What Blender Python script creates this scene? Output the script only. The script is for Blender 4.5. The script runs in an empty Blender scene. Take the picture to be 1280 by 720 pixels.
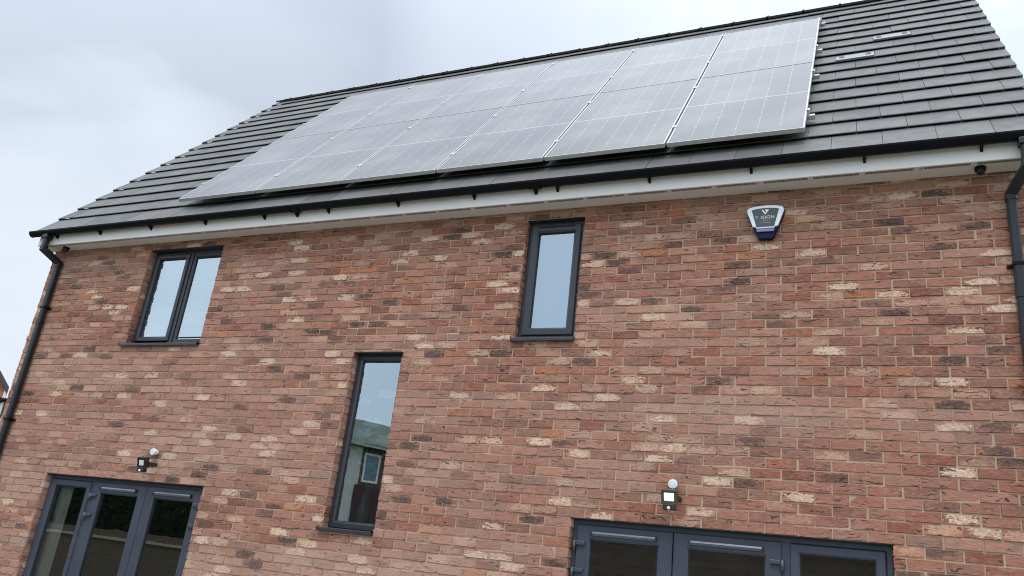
import bpy, bmesh, math, random
from mathutils import Vector, Matrix, noise as mnoise
R = math.radians
rnd = random.Random(11)
scene = bpy.context.scene
COL = scene.collection
ZG = 3.70                      # height of the upper window sills above the ground
PI = math.pi

# ------------------------------------------------------------------ helpers
class MB:
    """collects shapes (house coordinates, sill level = 0) into one mesh"""
    def __init__(s):
        s.bm = bmesh.new(); s.uv = s.bm.loops.layers.uv.new('UVMap')
        s.at = {}
    def layer(s, n):
        if n not in s.at: s.at[n] = s.bm.verts.layers.float.new(n)
        return s.at[n]
    def v(s, co): return s.bm.verts.new(co)
    def face(s, vs, mi=0, uvs=None, smooth=False):
        try: f = s.bm.faces.new(vs)
        except ValueError: return None
        f.material_index = mi; f.smooth = smooth
        if uvs:
            for l, u in zip(f.loops, uvs): l[s.uv].uv = u
        return f
    def quad(s, a, b, c, d, mi=0, uvs=None):
        return s.face([s.v(a), s.v(b), s.v(c), s.v(d)], mi, uvs)
    def box(s, a, b, mi=0, M=None, bev=0.0):
        x0, x1 = sorted((a[0], b[0])); y0, y1 = sorted((a[1], b[1])); z0, z1 = sorted((a[2], b[2]))
        bm = bmesh.new()
        P = [(x, y, z) for z in (z0, z1) for y in (y0, y1) for x in (x0, x1)]
        V = [bm.verts.new(p) for p in P]
        for f in ((0, 2, 3, 1), (4, 5, 7, 6), (0, 1, 5, 4), (2, 6, 7, 3), (0, 4, 6, 2), (1, 3, 7, 5)):
            bm.faces.new([V[i] for i in f])
        if bev > 0:
            bmesh.ops.bevel(bm, geom=bm.edges[:], offset=bev, segments=2, affect='EDGES', profile=.5)
        s.merge(bm, mi, M)
    def merge(s, bm, mi=0, M=None, smooth=False):
        mp = {}
        for v in bm.verts:
            mp[v] = s.bm.verts.new(M @ v.co if M else v.co)
        for f in bm.faces:
            try:
                g = s.bm.faces.new([mp[v] for v in f.verts]); g.material_index = mi; g.smooth = smooth
            except ValueError: pass
        bm.free()
    def prism(s, pts, d, mi=0, M=None, bev=0.0, smooth=False, cap=True):
        """closed polygon pts extruded by vector d"""
        bm = bmesh.new(); d = Vector(d)
        A = [bm.verts.new(p) for p in pts]; B = [bm.verts.new(Vector(p) + d) for p in pts]
        n = len(pts)
        for i in range(n): 
            f = bm.faces.new([A[i], A[(i + 1) % n], B[(i + 1) % n], B[i]])
        if cap:
            bm.faces.new(A[::-1]); bm.faces.new(B)
        bmesh.ops.recalc_face_normals(bm, faces=bm.faces[:])
        if bev > 0:
            bmesh.ops.bevel(bm, geom=bm.edges[:], offset=bev, segments=2, affect='EDGES', profile=.5)
        s.merge(bm, mi, M, smooth)
    def cyl(s, p0, p1, r0, r1=None, n=20, mi=0, M=None, smooth=True, caps=True):
        r1 = r0 if r1 is None else r1
        p0 = Vector(p0); p1 = Vector(p1); ax = (p1 - p0).normalized()
        t = Vector((0, 0, 1)) if abs(ax.z) < .9 else Vector((1, 0, 0))
        u = ax.cross(t).normalized(); w = ax.cross(u)
        bm = bmesh.new(); A = []; B = []
        for i in range(n):
            a = 2 * PI * i / n; o = u * math.cos(a) + w * math.sin(a)
            A.append(bm.verts.new(p0 + o * r0)); B.append(bm.verts.new(p1 + o * r1))
        for i in range(n): bm.faces.new([A[i], A[(i + 1) % n], B[(i + 1) % n], B[i]]).smooth = smooth
        if caps: bm.faces.new(A[::-1]); bm.faces.new(B)
        bmesh.ops.recalc_face_normals(bm, faces=bm.faces[:])
        sm = {f: f.smooth for f in bm.faces}
        mp = {}
        for v in bm.verts: mp[v] = s.bm.verts.new(M @ v.co if M else v.co)
        for f in bm.faces:
            g = s.bm.faces.new([mp[v] for v in f.verts]); g.material_index = mi; g.smooth = sm[f]
        bm.free()
    def sphere(s, c, r, sc=(1, 1, 1), mi=0, M=None, seg=16):
        bm = bmesh.new(); bmesh.ops.create_uvsphere(bm, u_segments=seg, v_segments=seg // 2, radius=r)
        for v in bm.verts: v.co = Vector(c) + Vector((v.co.x * sc[0], v.co.y * sc[1], v.co.z * sc[2]))
        s.merge(bm, mi, M, True)
    def tube(s, pts, prof, mi=0, up=(0, 0, 1), smooth=False):
        """sweep closed 2-D profile along pts with mitred corners (frame: side, up)"""
        P = [Vector(p) for p in pts]; rings = []
        n = len(P); up = Vector(up)
        for i in range(n):
            d0 = (P[i] - P[i - 1]).normalized() if i > 0 else (P[1] - P[0]).normalized()
            d1 = (P[i + 1] - P[i]).normalized() if i < n - 1 else d0
            t = (d0 + d1).normalized()
            side = Vector((1, 0, 0)) - t * t.x
            side.normalize(); fw = t.cross(side)
            k = 1 / max(.4, t.dot(d0))
            rings.append([s.v(P[i] + side * a + fw * b * k) for a, b in prof])
        m = len(prof)
        for i in range(n - 1):
            for j in range(m):
                s.face([rings[i][j], rings[i][(j + 1) % m], rings[i + 1][(j + 1) % m], rings[i + 1][j]], mi, None, smooth)
        s.face(rings[0][::-1], mi); s.face(rings[-1], mi)

def link(o): COL.objects.link(o); return o

def root_off(o):
    while o.parent: o = o.parent
    return o.location.copy()

def obj(name, mb, mats, parent=None, loc=None, label=None, cat=None, group=None, kind=None, recalc=False):
    """links the collected shapes as ONE mesh object"""
    if recalc: bmesh.ops.recalc_face_normals(mb.bm, faces=mb.bm.faces[:])
    off = root_off(parent) if parent else Vector(loc if loc else (0, 0, 0))
    for v in mb.bm.verts: v.co = v.co + Vector((0, 0, ZG)) - off
    me = bpy.data.meshes.new(name); mb.bm.to_mesh(me); mb.bm.free()
    for m in (mats if isinstance(mats, (list, tuple)) else [mats]): me.materials.append(m)
    o = link(bpy.data.objects.new(name, me))
    if parent: o.parent = parent
    else: o.location = off
    tag(o, label, cat, group, kind)
    return o

def tag(o, label=None, cat=None, group=None, kind=None):
    for k, v in (('label', label), ('category', cat), ('group', group), ('kind', kind)):
        if v: o[k] = v
    return o

def thing(name, label, cat, loc, group=None):
    o = link(bpy.data.objects.new(name, None)); o.location = loc; o.empty_display_size = .1
    return tag(o, label, cat, group)

def copy_tree(o, parent=None):
    c = o.copy(); COL.objects.link(c)
    if parent: c.parent = parent
    for ch in list(o.children): copy_tree(ch, c)
    return c

# ------------------------------------------------------------------ material helpers
class NT:
    def __init__(s, name):
        s.m = bpy.data.materials.new(name); s.m.use_nodes = True
        s.t = s.m.node_tree; s.b = s.t.nodes['Principled BSDF']; s.out = s.t.nodes['Material Output']
    def n(s, ty, **kw):
        x = s.t.nodes.new(ty)
        for k, v in kw.items():
            if k == 'inp':
                for a, b in v.items():
                    if isinstance(b, bpy.types.NodeSocket): s.t.links.new(b, x.inputs[a])
                    else: x.inputs[a].default_value = b
            else: setattr(x, k, v)
        return x
    def l(s, a, b): s.t.links.new(a, b)
    def set(s, **kw):
        for k, v in kw.items():
            k = {'base': 'Base Color', 'rough': 'Roughness', 'metal': 'Metallic', 'spec': 'Specular IOR Level', 'normal': 'Normal', 'ior': 'IOR', 'coat': 'Coat Weight', 'coatr': 'Coat Roughness'}[k]
            if isinstance(v, bpy.types.NodeSocket): s.l(v, s.b.inputs[k])
            else: s.b.inputs[k].default_value = (*v, 1) if isinstance(v, tuple) and len(v) == 3 else v
        return s
    def attr(s, n, out='Fac'): return s.n('ShaderNodeAttribute', attribute_name=n).outputs[out]
    def obj(s): return s.n('ShaderNodeTexCoord').outputs['Object']
    def noise(s, scale, detail=4, vec=None, dist=0., rough=.55):
        x = s.n('ShaderNodeTexNoise'); x.inputs['Scale'].default_value = scale; x.inputs['Detail'].default_value = detail
        x.inputs['Distortion'].default_value = dist; x.inputs['Roughness'].default_value = rough
        s.l(vec if vec else s.obj(), x.inputs['Vector']); return x.outputs['Fac']
    def math(s, op, a, b=0., c=0., clamp=False):
        x = s.n('ShaderNodeMath', operation=op, use_clamp=clamp)
        for i, q in enumerate((a, b, c)):
            if isinstance(q, bpy.types.NodeSocket): s.l(q, x.inputs[i])
            else: x.inputs[i].default_value = q
        return x.outputs[0]
    def step(s, v, a, b, lo=0., hi=1.):
        x = s.n('ShaderNodeMapRange', interpolation_type='SMOOTHSTEP', clamp=True)
        s.l(v, x.inputs[0])
        for i, q in enumerate((a, b, lo, hi)): x.inputs[i + 1].default_value = q
        return x.outputs[0]
    def ramp(s, v, stops):
        x = s.n('ShaderNodeValToRGB'); e = x.color_ramp.elements
        while len(e) < len(stops): e.new(.5)
        for q, (p, c) in zip(e, stops): q.position = p; q.color = (*c, 1)
        s.l(v, x.inputs[0]); return x.outputs[0]
    def mix(s, f, a, b, mode='MIX'):
        x = s.n('ShaderNodeMix', data_type='RGBA', blend_type=mode)
        for i, q in ((0, f), (6, a), (7, b)):
            if isinstance(q, bpy.types.NodeSocket): s.l(q, x.inputs[i])
            else: x.inputs[i].default_value = (*q, 1) if isinstance(q, tuple) and len(q) == 3 else q
        return x.outputs[2]
    def bump(s, h, strength=.3, dist=.01, normal=None):
        x = s.n('ShaderNodeBump'); x.inputs['Strength'].default_value = strength; x.inputs['Distance'].default_value = dist
        s.l(h, x.inputs['Height'])
        if normal: s.l(normal, x.inputs['Normal'])
        return x.outputs[0]

def simple(name, base, rough=.5, metal=0., var=.12, scale=6., spec=.5, bumpy=0., bscale=80.):
    t = NT(name); n = t.noise(scale, 5)
    lo = tuple(c * (1 - var) for c in base); hi = tuple(min(1, c * (1 + var)) for c in base)
    t.set(base=t.ramp(n, [(.3, lo), (.7, hi)]), metal=metal, spec=spec)
    t.set(rough=t.step(t.noise(scale * 3, 3), .3, .7, max(.02, rough - .06), min(1, rough + .06)))
    if bumpy: t.set(normal=t.bump(t.noise(bscale, 4), bumpy, .004))
    return t.m

def brick_material():
    t = NT('facing_brick')
    seed = t.attr('seed'); pale = t.attr('pale'); dark = t.attr('dark')
    o = t.obj()
    # every brick samples its own piece of noise
    off = t.n('ShaderNodeCombineXYZ', inp={0: t.math('MULTIPLY', seed, 37.), 1: t.math('MULTIPLY', seed, 91.), 2: t.math('MULTIPLY', seed, 53.)}).outputs[0]
    vec = t.n('ShaderNodeVectorMath', operation='ADD', inp={0: o, 1: off}).outputs[0]
    st = t.n('ShaderNodeMapping', inp={'Vector': vec, 'Scale': (1, 1, 2.2)}).outputs[0]
    base = t.ramp(seed, [(0., (.175, .062, .041)), (.12, (.285, .098, .061)), (.30, (.335, .133, .088)), (.46, (.38, .177, .126)), (.58, (.335, .143, .100)),
                         (.72, (.215, .098, .070)), (.82, (.36, .162, .115)), (.90, (.26, .122, .087)), (.95, (.42, .150, .068)), (1., (.43, .228, .168))])
    mott = t.noise(22., 6, st, .8)
    base = t.mix(t.step(mott, .38, .68, 0, .45), base, (.46, .25, .188))
    base = t.mix(t.step(t.noise(13., 5, st, 1.0), .50, .70, 0, .5), base, (.17, .08, .055))
    fine = t.noise(150., 4, st)
    base = t.mix(t.step(fine, .42, .7, 0, .30), base, (.16, .075, .055))
    # brick-local coordinates (0..1 over each face)
    uv = t.n('ShaderNodeTexCoord').outputs['UV']
    sep = t.n('ShaderNodeSeparateXYZ', inp={0: uv}); u, v = sep.outputs[0], sep.outputs[1]
    du = t.math('MULTIPLY', t.math('SUBTRACT', u, t.math('MULTIPLY_ADD', t.math('FRACT', t.math('MULTIPLY', seed, 71.3)), .30, .35)), 1.75); dv = t.math('MULTIPLY', t.math('SUBTRACT', v, t.math('MULTIPLY_ADD', t.math('FRACT', t.math('MULTIPLY', seed, 113.7)), .5, .18)), 1.75)
    r2 = t.math('ADD', t.math('MULTIPLY', du, du), t.math('MULTIPLY', dv, dv))
    warp = t.noise(24., 5, st, 1.2)
    em = t.math('ADD', t.math('SUBTRACT', 1.0, r2), t.math('MULTIPLY', t.math('SUBTRACT', warp, .5), 4.2))
    # cream kiln-wash patches
    pm = t.math('MULTIPLY', t.step(em, .12, .42), pale)
    cream = t.mix(t.step(t.noise(60., 5, st, .8), .40, .60), (.74, .58, .43), (.50, .31, .215))
    base = t.mix(pm, base, cream)
    # burnt purple-grey patches
    dm = t.math('MULTIPLY', t.step(em, .0, .6), dark)
    burnt = t.mix(t.step(t.noise(52., 5, st, 1.0), .42, .62), (.050, .040, .038), (.155, .098, .080))
    base = t.mix(dm, base, burnt)
    # folds in the clay: thin dark curved creases
    w = t.n('ShaderNodeTexWave', wave_type='BANDS', bands_direction='Z', inp={'Vector': st, 'Scale': 3.6, 'Distortion': 12., 'Detail': 3., 'Detail Scale': 2.0}).outputs['Fac']
    patch = t.step(t.noise(11., 2, st), .53, .66)
    cre = t.math('MULTIPLY', t.step(w, .17, .03), patch)
    base = t.mix(t.math('MULTIPLY', cre, .85), base, (.055, .036, .034))
    # lighter pink tint, wider than single bricks
    base = t.mix(t.math('MULTIPLY', t.math('MULTIPLY', t.attr('lighten'), t.math('MULTIPLY_ADD', dark, -.85, 1.)), .46), base, (.49, .338, .265))
    t.set(base=base, rough=.88, spec=.25)
    h = t.math('ADD', t.math('MULTIPLY', t.noise(42., 6, st, .5), 1.0), t.math('MULTIPLY', cre, -1.3))
    h = t.math('ADD', h, t.math('MULTIPLY', t.noise(240., 3), .22))
    t.set(normal=t.bump(h, .8, .009))
    return t.m

def mortar_material():
    t = NT('mortar')
    n = t.noise(3., 5)
    b = t.ramp(n, [(.3, (.40, .29, .19)), (.7, (.52, .39, .265))])
    b = t.mix(t.step(t.noise(300., 3), .4, .65, 0, .4), b, (.32, .25, .18))
    t.set(base=b, rough=.95, spec=.1, normal=t.bump(t.noise(180., 4), .6, .004))
    return t.m

def tile_material():
    t = NT('slate_grey_tile')
    seed = t.attr('seed')
    b = t.ramp(seed, [(0, (.070, .070, .068)), (.5, (.092, .092, .090)), (1, (.118, .117, .113))])
    b = t.mix(t.step(t.noise(5., 6), .4, .7, 0, .4), b, (.115, .115, .112))
    b = t.mix(t.step(t.noise(1.1, 5, None, .6), .46, .72, 0, .5), b, (.150, .146, .132))
    b = t.mix(t.step(t.noise(120., 3), .5, .7, 0, .3), b, (.045, .046, .048))
    b = t.mix(t.step(t.noise(38., 2), .70, .74, 0, .5), b, (.2, .2, .18))
    t.set(base=b, rough=t.step(t.noise(9., 4), .3, .7, .46, .62), spec=.5, normal=t.bump(t.noise(160., 4), .25, .003))
    return t.m

def panel_material():
    t = NT('solar_cells')
    uv = t.n('ShaderNodeTexCoord').outputs['UV']
    s = t.n('ShaderNodeSeparateXYZ', inp={0: uv}); u, v = s.outputs[0], s.outputs[1]
    def lines(c, n, w):        # distance from a grid line of pitch 1/n, w = half width in cells
        f = t.math('FRACT', t.math('ADD', t.math('MULTIPLY', c, n), .5))
        d = t.math('ABSOLUTE', t.math('SUBTRACT', f, .5))
        return t.step(d, w, w * .55)
    def dist(c, n):
        f = t.math('FRACT', t.math('ADD', t.math('MULTIPLY', c, n), .5))
        return t.math('ABSOLUTE', t.math('SUBTRACT', f, .5))
    colg = lines(u, 6., .020)
    rowg = lines(v, 22., .030)
    # the small white diamonds where cell corners meet
    dm = t.math('ADD', t.math('MULTIPLY', dist(u, 6.), 1.9), dist(v, 11.))
    dia = t.step(dm, .105, .07)
    mid = t.step(t.math('ABSOLUTE', t.math('SUBTRACT', v, .5)), .0052, .0035)
    bus = lines(u, 60., .10)
    seed = t.n('ShaderNodeObjectInfo').outputs['Random']
    cell = t.mix(seed, (.032, .031, .042), (.044, .038, .040))  # bluish to brownish tint per panel, painted in for reflected cloud
    # single cells differ a little
    ci = t.n('ShaderNodeCombineXYZ', inp={0: t.math('FLOOR', t.math('MULTIPLY', u, 6.)), 1: t.math('FLOOR', t.math('MULTIPLY', v, 22.)), 2: t.math('MULTIPLY', seed, 40.)}).outputs[0]
    wn = t.n('ShaderNodeTexWhiteNoise', noise_dimensions='3D', inp={'Vector': ci}).outputs['Value']
    cell = t.mix(t.math('MULTIPLY', wn, .6), cell, (.040, .038, .046))
    c = t.mix(t.math('MULTIPLY', bus, .25), cell, (.22, .22, .24))
    c = t.mix(t.math('MULTIPLY', rowg, .15), c, (.4, .4, .42))
    c = t.mix(t.math('MULTIPLY', colg, .27), c, (.6, .6, .62))
    c = t.mix(t.math('MULTIPLY', dia, .36), c, (.66, .66, .68)); c = t.mix(t.math('MULTIPLY', mid, .42), c, (.66, .66, .68))
    # soft pale beige patches over the cells
    c = t.mix(t.step(t.noise(1.6, 5), .35, .75, .16, .33), c, (.44, .405, .365))
    t.set(base=c, rough=.16, spec=.5, ior=1.56)
    t.set(normal=t.bump(t.noise(1.3, 3), .06, .02))
    return t.m

def glass_material(name, tint=(.78, .86, .83), gain=1.9, rough=0.0, floor=.05):
    t = NT(name); t.t.nodes.remove(t.b)
    tr = t.n('ShaderNodeBsdfTransparent'); tr.inputs[0].default_value = (*tint, 1)
    gl = t.n('ShaderNodeBsdfGlossy'); gl.inputs['Color'].default_value = (.82, .95, 1., 1); gl.inputs['Roughness'].default_value = rough
    fr = t.n('ShaderNodeFresnel'); fr.inputs['IOR'].default_value = 1.52
    nb = t.bump(t.noise(1.4, 2), .04, .02); t.l(nb, gl.inputs['Normal'])
    f = t.math('MULTIPLY_ADD', fr.outputs[0], gain, floor, clamp=True)
    mx = t.n('ShaderNodeMixShader'); t.l(f, mx.inputs[0]); t.l(tr.outputs[0], mx.inputs[1]); t.l(gl.outputs[0], mx.inputs[2])
    t.l(mx.outputs[0], t.out.inputs[0])
    return t.m

def leaf_material():
    t = NT('hedge_leaf'); s = t.attr('seed')
    t.set(base=t.ramp(s, [(0, (.030, .066, .022)), (.5, (.055, .115, .034)), (1, (.10, .165, .055))]), rough=.55)
    return t.m

def wood_material(name, a, b):
    t = NT(name)
    st = t.n('ShaderNodeMapping', inp={'Vector': t.obj(), 'Scale': (1, 1, 14)}).outputs[0]
    t.set(base=t.ramp(t.noise(3., 6, st, .5), [(.3, a), (.7, b)]), rough=.8)
    return t.m

def gen_brick(name, c1, c2, mor, side=False):
    t = NT(name)
    q = t.n('ShaderNodeSeparateXYZ', inp={0: t.obj()}).outputs
    mp = t.n('ShaderNodeCombineXYZ', inp={0: q[1] if side else q[0], 1: q[2]}).outputs[0]
    b = t.n('ShaderNodeTexBrick', inp={'Vector': mp, 'Color1': (*c1, 1), 'Color2': (*c2, 1), 'Mortar': (*mor, 1), 'Scale': 1., 'Mortar Size': .008, 'Brick Width': .225, 'Row Height': .075})
    t.set(base=b.outputs[0], rough=.9); return t.m

BRICK = brick_material(); MORTAR = mortar_material(); TILE = tile_material(); CELLS = panel_material()
GLASS = glass_material('window_glass', (.80, .86, .84), 3.2, 0., .31)
DOORGLASS = glass_material('door_glass', (.82, .85, .81), 2.6, 0., .22)
ANTH = simple('anthracite_frame', (.026, .029, .036), .38, var=.08, scale=3.)
ANTHD = simple('anthracite_door_frame', (.047, .055, .076), .40, var=.08, scale=3.)
GASKET = simple('black_gasket', (.012, .012, .013), .6)
WHITE = simple('white_upvc', (.73, .71, .67), .42, var=.03, scale=2.)
SOFFW = simple('soffit_upvc', (.66, .64, .60), .5, var=.04, scale=2.)
BLACK = simple('black_upvc', (.0045, .0045, .007), .38, var=.15, scale=5., spec=.12)
PIPE = simple('black_downpipe_upvc', (.014, .017, .021), .34, var=.2, scale=4., spec=.35)
ALU = simple('brushed_aluminium', (.70, .70, .71), .38, metal=.75, var=.06, scale=8.)
ALUD = simple('rail_aluminium', (.60, .60, .62), .42, metal=.7)
VENTM = simple('grey_steel_vent', (.27, .275, .29), .5, metal=.25)
DARKV = simple('vent_opening', (.10, .10, .11), .7)
PLASTER = simple('room_plaster', (.46, .44, .40), .9)
CURT = simple('curtain_cloth', (.84, .82, .74), .9, bumpy=.3, bscale=30.)
BLIND = simple('white_blind', (.84, .86, .90), .6, var=.02)
SLATEWALL = simple('gable_render', (.35, .15, .11), .9)
UNDER = simple('roof_underlay', (.02, .02, .02), .9)

# ------------------------------------------------------------------ measurements of the house
XL, XR = -7.225, 3.325                      # wall corners
ZT = 1.232                                  # soffit level
ZF = -ZG + .15                              # floor level
OPEN = {  # x0, x1, z0, z1
    'win_l': (-5.507, -4.383, -.002, 1.143), 'win_n': (-.668, -.112, -.002, 1.137),
    'stair': (-2.352, -1.802, -1.742, -.123),
    'door_l': (-6.14, -3.85, ZF, -1.486), 'door_r': (.0, 2.286, ZF, -1.486)}
REC = .062                                  # depth of the brick reveals
SILLGAP = .024

house = thing('brick_house', 'modern red brick two storey house with grey tiled roof, black gutter and dark window frames', 'house', (-1.95, 0, 0))

# ------------------------------------------------------------------ the brick wall
mb = MB(); LS = mb.layer('seed'); LP = mb.layer('pale'); LD = mb.layer('dark'); LB = mb.layer('lighten')

def brick(o, ud, nd, L, H, cut=(1, 1, 1, 1)):
    """one hand-made brick: o = lower left corner on the wall face, ud along it, nd out of the wall"""
    if L < .012 or H < .012: return
    ud = Vector(ud); nd = Vector(nd); zd = Vector((0, 0, 1)); o = Vector(o)
    seed = rnd.random(); q = rnd.random()
    pale = 0.; dark = 0.
    if q < .07: pale = rnd.uniform(.75, 1.)
    elif q < .20: pale = rnd.uniform(.15, .5)
    elif q < .265: dark = rnd.uniform(.7, 1.)
    elif q < .38: dark = rnd.uniform(.15, .5)
    # lighter tint per brick in uneven bands, strongest low on the left
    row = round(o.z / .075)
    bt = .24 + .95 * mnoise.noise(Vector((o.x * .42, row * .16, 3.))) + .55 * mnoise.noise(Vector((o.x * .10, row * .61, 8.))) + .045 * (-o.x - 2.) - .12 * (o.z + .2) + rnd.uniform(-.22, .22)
    lighten = max(0., min(1., bt))
    d0 = rnd.uniform(-.003, .0035); tilt = rnd.uniform(-.003, .003); tv = rnd.uniform(-.0028, .0012)
    e = min(.0038, L * .2, H * .2)
    us = [0, e, L * .2, L * .4, L * .6, L * .8, L - e, L] if L > .1 else [0, e, L * .5, L - e, L]
    vs = [0, e, H * .5, H - e, H]
    jl, jr, jb, jt = (rnd.uniform(-.0018, .0018) for _ in range(4))
    g = []
    for j, b in enumerate(vs):
        rowv = []
        for i, a in enumerate(us):
            edge = i in (0, len(us) - 1) or j in (0, len(vs) - 1)
            aa = a + (jl if i <= 1 else jr if i >= len(us) - 2 else 0)
            bb = b + (jb if j <= 1 else jt if j >= len(vs) - 2 else 0)
            if edge: n = -.010
            else: n = d0 + tilt * (2 * a / L - 1) + tv * (2 * b / H - 1) + rnd.uniform(-.0008, .0008)
            if j in (0, 1, len(vs) - 1, len(vs) - 2): bb += rnd.uniform(-.0019, .0019)
            if i in (0, 1, len(us) - 1, len(us) - 2): aa += rnd.uniform(-.001, .001)
            p = o + ud * aa + zd * bb + nd * n
            v = mb.v(p); v[LS] = seed; v[LP] = pale; v[LD] = dark; v[LB] = lighten; rowv.append((v, (a / L, b / H)))
        g.append(rowv)
    for j in range(len(vs) - 1):
        for i in range(len(us) - 1):
            q4 = [g[j][i], g[j][i + 1], g[j + 1][i + 1], g[j + 1][i]]
            mb.face([w[0] for w in q4], 0, [w[1] for w in q4], False)

# course levels: drawn from the photograph (35 courses between the door heads and the upper window heads)
lev = [-1.486 + i * .07703 for i in range(20)]
while lev[-1] < ZT: lev.append(lev[-1] + .0726)
down = [-1.486 - .0765 * i for i in range(1, 30)]
lev = [z for z in down[::-1] if z > -ZG - .08] + lev
k0 = lev.index(-1.486)
for k in range(len(lev) - 1):
    z0, z1 = lev[k] + .0032, min(lev[k + 1], ZT + .02) - .0032
    ph = 0 if (k - k0) % 2 else .1125
    x = ph - 40 * .225
    xs = []
    while x < XR + .3:
        xs.append((x + .0038, x + .2212)); x += .225
    for a, b in xs:
        j = rnd.uniform(-.003, .003)
        a = max(a + j, XL); b = min(b + j, XR)
        if b - a < .02: continue
        segs = [(a, b, z0, z1)]
        for n_, (ox0, ox1, oz0, oz1) in OPEN.items():
            oz0 -= SILLGAP if not n_.startswith('door') else 0
            new = []
            for (p, q, r, s) in segs:
                if q <= ox0 or p >= ox1 or s <= oz0 or r >= oz1: new.append((p, q, r, s)); continue
                cz0, cz1 = max(r, oz0), min(s, oz1)
                if cz1 - cz0 < .014:                 # barely touches: trim vertically
                    if oz1 > s: new.append((p, q, r, oz0))
                    else: new.append((p, q, oz1, s))
                    continue
                if p < ox0: new.append((p, ox0, r, s))
                if q > ox1: new.append((ox1, q, r, s))
                if p < ox1 and q > ox0:
                    pp, qq = max(p, ox0), min(q, ox1)
                    if oz1 < s - .014: new.append((pp, qq, oz1 + .002, s))
                    if oz0 > r + .014: new.append((pp, qq, r, oz0))
            segs = new
        for (p, q, r, s) in segs:
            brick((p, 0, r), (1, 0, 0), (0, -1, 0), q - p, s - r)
    # reveals
    for n_, (ox0, ox1, oz0, oz1) in OPEN.items():
        if z1 < oz0 + .01 or z0 > oz1 - .01: continue
        r, s = max(z0, oz0 - SILLGAP), min(z1, oz1)
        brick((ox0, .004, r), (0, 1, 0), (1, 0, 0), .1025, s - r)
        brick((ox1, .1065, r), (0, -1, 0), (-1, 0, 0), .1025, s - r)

# pressed steel lintels closing the heads of the openings
for n_, (ox0, ox1, oz0, oz1) in OPEN.items():
    m_ = MB(); m_.box((ox0 - .0, .012, oz1 - .004), (ox1 + .0, .20, oz1 + .0015)); m_.box((ox0 - .0, .0035, oz1 - .002), (ox1 + .0, .0118, oz1 + .0012))
    obj('lintel', m_, ANTH, house)
# mortar bed and inner leaf as one decomposed slab
xs = sorted({XL + .004, XR - .004} | {x for o in OPEN.values() for x in (o[0] - .008, o[1] + .008)})
zs = sorted({-ZG - .05, ZT + .22} | {z for n, o in OPEN.items() for z in (o[2] - (SILLGAP if not n.startswith('door') else 0), o[3] + .003)})
gb = gen_brick('gable_brick', (.36, .15, .108), (.25, .10, .075), (.45, .34, .24), True)
def is_open(cx, cz):
    return any(o[0] - .01 < cx < o[1] + .01 and o[2] - .03 < cz < o[3] + .003 for o in OPEN.values())
YM, YB = .0060, .30
for i in range(len(xs) - 1):
    for j in range(len(zs) - 1):
        a, b, c, d = xs[i], xs[i + 1], zs[j], zs[j + 1]
        if is_open((a + b) / 2, (c + d) / 2): continue
        mb.quad((a, YM, c), (b, YM, c), (b, YM, d), (a, YM, d), 1)
        mb.quad((b, YB, c), (a, YB, c), (a, YB, d), (b, YB, d), 2)
        def opn(ii, jj): return ii < 0 or jj < 0 or ii >= len(xs) - 1 or jj >= len(zs) - 1 or is_open((xs[ii] + xs[ii + 1]) / 2, (zs[jj] + zs[jj + 1]) / 2)
        if opn(i - 1, j): mb.quad((a, YB, c), (a, YM, c), (a, YM, d), (a, YB, d), 3 if i == 0 else 1)
        if opn(i + 1, j): mb.quad((b, YM, c), (b, YB, c), (b, YB, d), (b, YM, d), 3 if i == len(xs) - 2 else 1)
        if opn(i, j - 1): mb.quad((a, YM, c), (a, YB, c), (b, YB, c), (b, YM, c), 1)
        if opn(i, j + 1): mb.quad((a, YM, d), (b, YM, d), (b, YB, d), (a, YB, d), 1)
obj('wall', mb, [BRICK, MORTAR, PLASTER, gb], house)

# ------------------------------------------------------------------ roof (slope measured from the photograph)
TH = .87527; Y0, Z0 = -.198, 1.4426; GA = .31767; RX0, RX1 = -7.368, 3.444
ct, sn = math.cos(TH), math.sin(TH)
def rf(x, s, n): return Vector((x, Y0 + s * ct - n * sn, Z0 + s * sn + n * ct))
NK = 17; SR = 17.02 * GA                   # ridge at this slope length
YR = Y0 + SR * ct; ZR = Z0 + SR * sn
YBK = 2 * YR                               # rear wall by symmetry

# gable walls, rear wall, floors and ceilings
rw = gen_brick('rear_brick', (.36, .15, .115), (.27, .11, .085), (.42, .34, .26))
for x0, x1 in ((XL, XL + .29), (XR - .29, XR)):
    mb = MB()
    d = .06
    pts = [(x0, .302, -ZG - .05), (x0, YBK - .302, -ZG - .05), (x0, YBK - .302, Z0 - .1), (x0, YR, ZR - .12), (x0, .302, Z0 + .302 * math.tan(TH) - .0)]
    mb.prism(pts, (x1 - x0, 0, 0), 0)
    obj('gable_wall', mb, gb, house)
mb = MB(); mb.box((XL, YBK - .3, -ZG - .05), (XR, YBK, Z0 - .1)); obj('rear_wall', mb, rw, house)
mb = MB()
for z in (ZF - .06, -.95, 1.30):
    mb.box((XL + .3, .305, z), (XR - .3, YBK - .305, z + .05))
obj('floor', mb, PLASTER, house)
mb = MB()
for x in (-3.3, -.9, .0 - .25):
    mb.box((x, .306, -.9), (x + .1, 2.6, 1.298))
mb.box((XL + .3, 2.6, -.9), (XR - .3, 2.7, 1.298)); mb.box((XL + .3, 3.2, ZF), (XR - .3, 3.3, -.952))
mb.box((-2.9, .306, ZF), (-2.8, 3.2, -.952)); mb.box((-1.2, .306, ZF), (-1.1, 3.2, -.952))
obj('room_wall', mb, PLASTER, house)

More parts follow.
